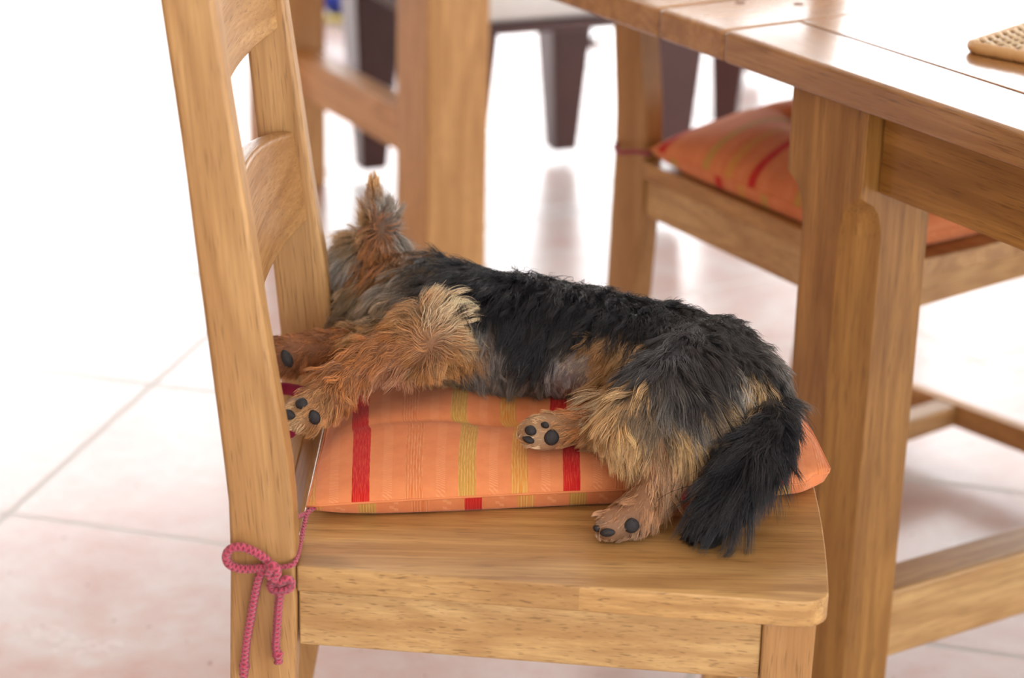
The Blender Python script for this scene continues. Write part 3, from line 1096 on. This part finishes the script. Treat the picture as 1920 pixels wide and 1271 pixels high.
# px, py, direction in the picture plane, length, root colour, tip colour, lift, curl
G = [
    (850, 497, -.8, .2, .028, BK, CO, .35, .5), (900, 510, -.5, .6, .030, BK, CO, .25, .5), (960, 545, -.4, 1, .036, BK, CO, .2, .5), (1000, 510, -.2, 1, .032, BK, CO, .25, .6),
    (1040, 600, -.35, 1, .038, BK, CO, .2, .5), (1000, 655, -.5, 1, .036, BK, CO, .15, .4), (1100, 540, -.1, 1, .028, BK, CO, .3, .9), (1100, 600, -.45, .9, .036, BK, CO, .2, .5),
    (1060, 560, -.2, 1, .032, BK, CO, .25, .6), (1160, 560, -.1, 1, .025, BK, CO, .35, 1.1), (1200, 600, -.1, 1, .028, BK, CO, .3, .7), (1250, 570, .1, 1, .023, BK, CO, .35, 1.2),
    (1300, 600, .1, 1, .024, BK, DG, .3, 1.1), (1350, 620, .2, 1, .024, BK, DG, .3, 1.0), (1400, 670, .3, 1, .026, BK, DG, .25, .8), (1450, 720, .2, 1, .028, BK, CO, .3, 1.0),
    (1150, 610, -.4, .9, .030, BK, CO, .2, .5), (940, 600, -.2, 1, .032, BK, CO, .15, .5), (900, 570, -.2, 1, .030, BK, CO, .2, .5), (860, 540, -.2, .6, .028, BK, DG, .25, .6),
    (975, 690, -.3, .9, .026, DG, GY, .15, .5), (1020, 560, -.3, 1, .034, BK, CO, .2, .5), (1225, 615, 0, 1, .028, BK, CO, .25, .7), (1275, 630, 0, 1, .030, CO, DG, .2, .5),
    (905, 610, .1, 1, .016, DG, GY, .15, .4), (925, 640, 0, 1, .016, (90, 72, 60), GY, .12, .4), (880, 655, .15, 1, .024, (84, 66, 54), TN_, .2, .6), (890, 700, .1, 1, .026, DG, GY, .2, .6),
    (930, 690, .05, 1, .026, DG, GY, .18, .6), (905, 735, .3, 1, .022, GY, LG, .2, .6), (960, 735, .3, .8, .024, DG, GY, .2, .6), (1000, 730, .2, .8, .024, CO, GY, .2, .6),
    (1000, 760, .4, .5, .020, CO, GY, .2, .6), (850, 715, .3, .9, .024, DG, LG, .2, .6),
    (1060, 700, -.3, .9, .010, (160, 148, 148), (192, 184, 182), .1, .3), (1040, 740, -.1, .7, .012, (134, 122, 120), (176, 168, 164), .1, .3), (1090, 670, -.6, .5, .012, (160, 140, 128), (206, 186, 164), .1, .3),
    (1130, 640, -.7, .4, .022, (140, 110, 80), TN_, .1, .4), (1085, 730, -.1, 1, .012, (150, 134, 126), (196, 176, 160), .1, .3), (1080, 640, -.7, .5, .022, BK, DG, .15, .4),
    (1190, 660, -.1, 1, .036, (150, 112, 72), GD, .18, .3), (1165, 710, -.35, 1, .040, TN_, GD, .18, .3), (1135, 760, -.3, 1, .036, TN_, PL, .18, .35), (1130, 800, 0, 1, .030, TN_, GD, .15, .4),
    (1195, 720, -.35, 1, .036, (120, 92, 64), GD, .15, .3), (1165, 800, .05, 1, .030, TN_, GD, .15, .4),
    (1225, 680, -.1, 1, .036, CO, DG, .15, .3), (1250, 730, -.15, 1, .036, CO, GY, .15, .3), (1215, 760, -.2, 1, .034, DG, (150, 126, 98), .15, .3), (1310, 690, .05, 1, .034, CO, DG, .15, .3),
    (1290, 740, 0, 1, .036, CO, DG, .15, .3), (1350, 700, .1, 1, .034, BK, DG, .15, .4), (1370, 770, .1, 1, .030, DG, GD, .18, .4), (1380, 720, .1, 1, .030, CO, LG, .2, .4),
    (1335, 770, .1, 1, .032, CO, (160, 134, 104), .16, .4), (1240, 800, -.1, 1, .032, CO, (150, 126, 98), .15, .3), (1280, 810, .15, 1, .032, (110, 88, 62), GD, .15, .4), (1200, 835, .05, 1, .030, TN_, GD, .15, .4),
    (1320, 820, .1, .9, .026, DG, GD, .2, .5), (1420, 725, -.1, 1, .028, CO, GD, .2, .6), (1300, 785, .1, 1, .032, CO, GY, .15, .4),
    (1235, 860, -.15, 1, .030, (170, 122, 84), (216, 172, 132), .18, .4), (1190, 900, -.2, 1, .028, (170, 122, 84), (210, 164, 122), .15, .4), (1270, 890, .1, 1, .028, (180, 134, 94), (220, 178, 138), .18, .4),
    (1200, 945, -.4, .9, .018, (160, 108, 72), (200, 150, 108), .15, .4), (1240, 945, 0, 1, .024, (170, 120, 80), (206, 156, 114), .15, .4), (1150, 965, -.7, .5, .009, (160, 108, 72), (196, 142, 100), .2, .3),
    (1130, 985, -.6, .6, .007, (170, 126, 92), (214, 176, 142), .2, .3), (1180, 995, -.5, .5, .008, (120, 84, 60), (200, 160, 126), .2, .3),
    (1100, 795, -.9, .3, .016, RB, OB, .2, .4), (1060, 800, -1, 0, .010, (150, 100, 62), (206, 150, 96), .2, .4), (1020, 790, -.9, -.3, .008, (180, 130, 88), (220, 180, 134), .25, .3),
    (1105, 775, -.5, -.6, .022, RB, OB, .5, .4), (1005, 825, -1, .4, .006, (190, 150, 110), (226, 196, 160), .25, .3), (1120, 815, -.4, .4, .016, RB, TN_, .2, .4),
    (1455, 770, -.1, 1, .030, BK, CO, .2, .7), (1480, 735, .2, 1, .026, BK, GY, .35, 1.0), (1475, 800, -.5, 1, .035, BK, CO, .05, .4), (1462, 850, -.6, 1, .035, BK, CO, .03, .3), (1430, 900, -.6, 1, .035, BK, CO, .03, .25), (1450, 825, -.5, 1, .042, BK, CO, .12, .35), (1415, 870, -.5, 1, .062, BK, (24, 22, 28), .1, .25),
    (1400, 860, -.9, 1, .060, BK, (24, 22, 28), .1, .25), (1375, 920, -.5, 1, .056, BK, (24, 22, 28), .1, .25), (1335, 965, -.6, 1, .032, BK, (22, 20, 26), .1, .25), (1430, 790, -.9, .8, .050, BK, CO, .15, .3),
    (1460, 680, .3, .9, .026, BK, GY, .3, 1.0), (1430, 850, -.2, 1, .056, BK, CO, .12, .3),
    (745, 530, -1, .2, .030, (80, 66, 54), LG, .45, .5), (700, 575, -1, .5, .040, (90, 76, 62), (214, 196, 166), .35, .4), (740, 575, -1, .35, .038, (110, 84, 58), (222, 200, 166), .4, .4), (780, 560, -.8, .1, .030, CO, LG, .4, .5),
    (650, 590, -1, .3, .030, (78, 62, 50), (150, 126, 100), .2, .4), (790, 600, -.9, .3, .030, DG, TN_, .35, .5), (810, 530, -.9, .0, .030, BK, DG, .4, .6), (800, 505, -.6, -.1, .026, CO, (140, 118, 92), .4, .5),
    (806, 618, .5, -.7, .028, RB, PL, .35, .5), (790, 632, -.3, -.6, .020, RB, TN_, .3, .5), (713, 440, -.2, 1, .018, (96, 62, 38), RD, .3, .5), (713, 460, -.1, 1, .022, (70, 42, 26), OB, .35, .5), (820, 665, .3, .9, .026, RB, TN_, .2, .5), (795, 675, -.6, .8, .024, (110, 74, 46), TN_, .15, .5), (825, 608, .9, -.7, .034, (150, 104, 62), PL, .5, .4), (830, 595, .8, -.7, .034, TN_, PL, .5, .35), (835, 645, .8, .5, .028, RB, TN_, .45, .4), (845, 680, .7, .8, .030, (110, 76, 50), TN_, .35, .5),
    (865, 630, .9, -.4, .024, TN_, PL, .4, .4), (825, 700, .5, .9, .030, (96, 66, 46), TN_, .3, .5),
    (780, 655, -.8, .4, .018, RB, (190, 134, 84), .15, .4), (740, 650, -.9, .4, .026, RB, OB, .2, .7), (700, 660, -.9, .4, .032, RB, OB, .2, .7), (660, 680, -.8, .6, .030, RB, OB, .2, .7),
    (640, 710, -.6, .8, .028, RB, OB, .2, .7), (610, 735, -.5, .9, .022, RB, TN_, .2, .6), (595, 760, -.8, .4, .012, RB, TN_, .2, .4), (560, 765, -1, .1, .009, (150, 104, 64), GD, .2, .3),
    (548, 795, -.8, .6, .008, TN_, PL, .2, .3), (600, 790, -.2, .9, .016, RB, TN_, .2, .4), (650, 740, .1, .9, .024, RB, OB, .25, .7), (680, 705, -.5, .8, .030, RB, OB, .2, .7),
    (740, 700, .2, .9, .026, RB, (196, 150, 120), .25, .6), (700, 725, .3, .7, .022, (150, 104, 76), (216, 180, 150), .25, .6), (790, 705, .6, .7, .028, RB, GD, .25, .6), (780, 735, .8, .4, .024, GY, (210, 190, 168), .2, .5),
    (830, 740, .8, .4, .024, DG, LG, .2, .5),
    (650, 640, -1, .2, .022, RB, OB, .3, .8), (600, 640, -1, -.1, .018, RB, RD, .3, .8), (560, 640, -1, .1, .012, RB, RD, .25, .6), (530, 680, -.8, .5, .009, (116, 70, 42), RD, .25, .5), (560, 690, -.4, .9, .014, RB, RD, .25, .6),
    (610, 670, -.7, .7, .020, RB, RD, .25, .8), (690, 630, -1, .2, .026, RB, GD, .35, .7), (525, 640, -.8, -.5, .010, RB, RD, .25, .5),
    (700, 500, -.1, 1, .024, (40, 28, 22), OB, .3, .5), (690, 460, -.2, 1, .026, (70, 42, 26), OB, .4, .5), (720, 465, .2, 1, .026, (70, 42, 26), OB, .4, .5), (655, 490, -.6, .9, .028, (60, 54, 48), LG, .3, .4),
    (770, 480, .4, 1, .026, (70, 56, 44), (160, 130, 98), .3, .5), (745, 500, .3, 1, .026, (56, 40, 30), (170, 124, 78), .3, .5), (620, 500, -.5, .8, .026, (90, 80, 70), LG, .3, .5), (625, 540, -.2, 1, .024, (96, 66, 44), (206, 160, 110), .3, .5),
    (640, 555, -.5, 1, .026, (96, 66, 44), (216, 176, 130), .3, .5), (610, 580, -.8, .6, .026, (80, 56, 42), (150, 116, 86), .2, .4), (680, 545, -.8, .5, .030, (70, 56, 44), (196, 172, 138), .35, .4), (800, 500, .3, .6, .022, CO, DG, .3, .5),
    (705, 430, -.2, -.9, .016, (90, 54, 32), RD, .35, .5), (700, 375, -.15, -1, .015, (120, 76, 46), TN_, .3, .4), (712, 385, .3, -1, .018, (70, 50, 36), LG, .35, .4), (702, 345, 0, -1, .014, TN_, GD, .3, .3),
    (728, 415, 1, -.5, .034, (60, 46, 38), LG, .5, .4), (735, 450, .9, .3, .030, (50, 38, 30), LG, .45, .4), (685, 430, -1, -.3, .030, (110, 74, 46), GD, .5, .4), (680, 460, -1, .2, .034, (96, 70, 48), (186, 156, 116), .5, .4),
]
gp, gd, gv, gc0, gc1 = [], [], [], [], []
for (px, py, dx, dy, ln, c0, c1, lf, cu) in G:
    loc, nor = hit(px, py)
    d = (_r * dx - _u * dy).normalized()
    gp.append(loc)
    gd.append(d)
    gv.append((ln, lf, cu))
    gc0.append(lin(*c0))
    gc1.append(lin(*c1))
gp, gd, gv, gc0, gc1 = [np.array([list(x) for x in a], float) for a in (gp, gd, gv, gc0, gc1)]


def field(P, sig, jit=0.0):
    """weights of the guide hairs at points P"""
    out = np.zeros((len(P), len(gp)))
    for a in range(0, len(P), 8000):
        d2 = ((P[a:a + 8000, None, :] - gp[None]) ** 2).sum(2)
        m = d2.min(1, keepdims=True)
        out[a:a + 8000] = np.exp(-(d2 - m) / (2 * sig * sig + .15 * m))
    return out / out.sum(1, keepdims=True)


# skin colour
vc = np.empty(len(body.vertices) * 3)
body.vertices.foreach_get('co', vc)
vc = vc.reshape(-1, 3)
Wv = field(vc, .009)
skin = (Wv @ gc0) * .55 + (Wv @ gc1) * .12
ca = body.color_attributes.new('coat', 'FLOAT_COLOR', 'POINT')
ca.data.foreach_set('color', np.c_[skin, np.ones(len(skin))].ravel())
t = NT('dog_skin')
t.put(t.b.inputs['Base Color'], t.n('ShaderNodeAttribute', attribute_name='coat').outputs['Color'])
t.b.inputs['Roughness'].default_value = .7
t.bump(t.noise(t.n('ShaderNodeTexCoord').outputs['Object'], 400., 3, .6), .5, .001)
body.materials.append(t.m)

# pads and claws
PADM = plain('black_paw_pad', lin(40, 36, 37), .6, bumps=.6, bscale=900, var=.3)
CLAWM = plain('dark_claw', lin(50, 42, 38), .25)
pads = [(541, 777, .0068, .0046, 15), (566, 757, .0060, .0055, 20), (589, 782, .0054, .0070, -25), (538, 672, .0050, .0090, -25), (514, 690, .0045, .0052, -30), (508, 641, .0045, .0050, 10),
        (995, 807, .0054, .0046, 20), (991, 824, .0056, .0034, 20), (1034, 820, .0068, .0072, 0), (1022, 797, .0038, .0030, 20),
        (1139, 998, .0066, .0038, -5), (1184, 985, .0068, .0066, 0), (1120, 990, .0036, .0032, 30)]
padpos = []
for (px, py, a, b, ang) in pads:
    loc, nor = hit(px, py)
    padpos.append((loc, max(a, b)))
    Z = (nor * .5 - _fw * .5).normalized()
    X = (_r - Z * _r.dot(Z)).normalized()
    Y = Z.cross(X)
    M = Matrix(((X.x, Y.x, Z.x, loc.x), (X.y, Y.y, Z.y, loc.y), (X.z, Y.z, Z.z, loc.z), (0, 0, 0, 1)))
    M = M @ Matrix.Rotation(R(-ang), 4, 'Z')
    V, F = [], []
    n1, n2 = 9, 16
    for i in range(n1):
        th = math.pi * i / (n1 - 1)
        for k in range(n2):
            ph = 2 * math.pi * k / n2
            pin = 1 - .22 * max(0, math.sin(ph)) ** 2
            V.append(M @ Vector((a * pin * math.sin(th) * math.cos(ph), b * math.sin(th) * math.sin(ph), .0034 * math.cos(th) + .0006)))
    for i in range(n1 - 1):
        for k in range(n2):
            F.append((i * n2 + k, (i + 1) * n2 + k, (i + 1) * n2 + (k + 1) % n2, i * n2 + (k + 1) % n2))
    mesh('paw_pad', V, F, PADM, dog, sm=True)

# ---- fur strands
NF = 180000
tri = []
body.calc_loop_triangles()
T = np.array([t_.vertices[:] for t_ in body.loop_triangles])
nrm = np.empty(len(body.vertices) * 3)
body.vertices.foreach_get('normal', nrm)
nrm = nrm.reshape(-1, 3)
A, B, C_ = vc[T[:, 0]], vc[T[:, 1]], vc[T[:, 2]]
ar = np.linalg.norm(np.cross(B - A, C_ - A), axis=1)


def sample(n):
    k = RNG.choice(len(T), n, p=ar / ar.sum())
    r1, r2 = RNG.random(n), RNG.random(n)
    s_ = np.sqrt(r1)
    w_ = np.stack([1 - s_, s_ * (1 - r2), s_ * r2], 1)[:, :, None]
    P = (vc[T[k]] * w_).sum(1)
    N_ = (nrm[T[k]] * w_).sum(1)
    return P, N_ / np.linalg.norm(N_, axis=1, keepdims=True)


P, Nn = sample(NF)
# nothing grows where the body is pressed into the cushion or turned away below
keep = ~((Nn[:, 2] < -.75))
for (l, r_) in padpos:
    keep &= np.linalg.norm(P - np.array(l), axis=1) > r_ * .62
P, Nn = P[keep], Nn[keep]
NF = len(P)
NC = NF // 30
ci = RNG.choice(NF, NC, replace=False)
CP = P[ci]
near = np.empty(NF, int)
for a in range(0, NF, 4000):
    # stretched metric so that neighbouring tufts interlock
    d2 = (P[a:a + 4000] ** 2).sum(1)[:, None] - 2 * P[a:a + 4000] @ CP.T + (CP ** 2).sum(1)[None]
    near[a:a + 4000] = d2.argmin(1)


def unit(a):
    return a / np.maximum(np.linalg.norm(a, axis=1, keepdims=True), 1e-9)


Wf = field(P, .010)
D = Wf @ gd
par = Wf @ gv
# colours follow a slightly scattered lookup so that patches blend hair by hair
Wc = field(P + RNG.normal(0, .0035, P.shape), .0035)
c0 = Wc @ gc0
c1 = Wc @ gc1
ln, lf, cu = par[:, 0], par[:, 1], par[:, 2]
D = unit(D - Nn * (D * Nn).sum(1, keepdims=True))
D = unit(D + RNG.normal(0, .10, D.shape) + RNG.normal(0, .22, (NC, 3))[near])
D = unit(D - Nn * np.minimum((D * Nn).sum(1, keepdims=True), 0))
ln = ln * RNG.uniform(.65, 1.15, NF) * RNG.uniform(.8, 1.2, NC)[near]
wild = RNG.random(NF) < .02
ln[wild] *= 1.25
lift = lf * RNG.uniform(.6, 1.5, NF)
lift[wild] += .35
S = 8
tt = np.linspace(0, 1, S)
pts = np.empty((NF, S, 3))
pts[:, 0] = P - Nn * .0012
side = unit(np.cross(D, Nn))
ph = RNG.uniform(0, 6.28, NC)[near] + RNG.normal(0, .35, NF)
fr = RNG.uniform(.7, 1.3, NC)[near]
for i in range(1, S):
    t_ = tt[i]
    stp = ln / (S - 1)
    up = lift * (1.15 - 1.5 * t_)
    wv = np.cos(ph + 6.28 * fr * t_ * (1 + cu * .8)) * cu * .62
    wv2 = np.sin(ph * 1.3 + 6.28 * fr * t_ * (1 + cu * .8)) * cu * .30
    v = unit(D + Nn * np.maximum(up + wv2, -.5)[:, None] + side * wv[:, None] + np.array([0, 0, -.22]) * t_)
    pts[:, i] = pts[:, i - 1] + v * stp[:, None]
# clumping: pull the outer part of each hair towards its tuft's leading hair
lead = pts[ci][near]
cl = RNG.uniform(.35, .9, NC)[near][:, None]
for i in range(1, S):
    k = cl * (tt[i] ** 1.1) * .85
    off = (P - CP[near])
    tgt = lead[:, i] + off * .10
    pts[:, i] = pts[:, i] * (1 - k) + tgt * k
# keep the strands above the cushion, the seat and out of the body
flat = pts.reshape(-1, 3)
cush = (flat[:, 1] > 1.675) & (flat[:, 1] < 2.09) & (flat[:, 0] > -.17) & (flat[:, 0] < .275)
flat[:, 2] = np.maximum(flat[:, 2], np.where(cush, .4985, np.where((flat[:, 1] > 1.54), .4612, 0)))
# nor through the far rear post
inp = (flat[:, 1] > 1.95) & (flat[:, 1] < 2.006) & (flat[:, 0] < -.182)
flat[inp, 0] = np.maximum(flat[inp, 0], -.182)

hc = bpy.data.hair_curves.new('fur')
hc.add_curves([S] * NF)
hc.attributes['position'].data.foreach_set('vector', flat.astype('f').ravel())
rad = hc.attributes.get('radius') or hc.attributes.new('radius', 'FLOAT', 'POINT')
thick = np.where(RNG.random(NF) < .25, 1.25, .9)[:, None]
rad.data.foreach_set('value', (thick * (.00021 * (1 - tt ** 2.2 * .82))[None]).astype('f').ravel())
mixt = (tt ** .75)[None, :, None]
br = (RNG.uniform(.5, 1.45, NF) * RNG.uniform(.75, 1.25, NC)[near])[:, None, None]
colr = (c0[:, None] * (1 - mixt) + c1[:, None] * mixt) * br
# scattered pale or dark single hairs
odd = RNG.random(NF) < .05
colr[odd] = colr[odd] * .5 + .5 * c1[odd][:, None] * 1.3
at_ = hc.attributes.new('coat', 'FLOAT_COLOR', 'POINT')
at_.data.foreach_set('color', np.concatenate([np.clip(colr, 0, 1), np.ones((NF, S, 1))], 2).astype('f').ravel())
t = NT('fur')
cc = t.n('ShaderNodeAttribute', attribute_name='coat').outputs['Color']
t.put(t.b.inputs['Base Color'], cc)
t.b.inputs['Roughness'].default_value = .36
t.b.inputs['Specular IOR Level'].default_value = .55
hc.materials.append(t.m)
fur = bpy.data.objects.new('fur', hc)
COL.objects.link(fur)
fur.parent = dog
fur['kind'] = 'stuff'
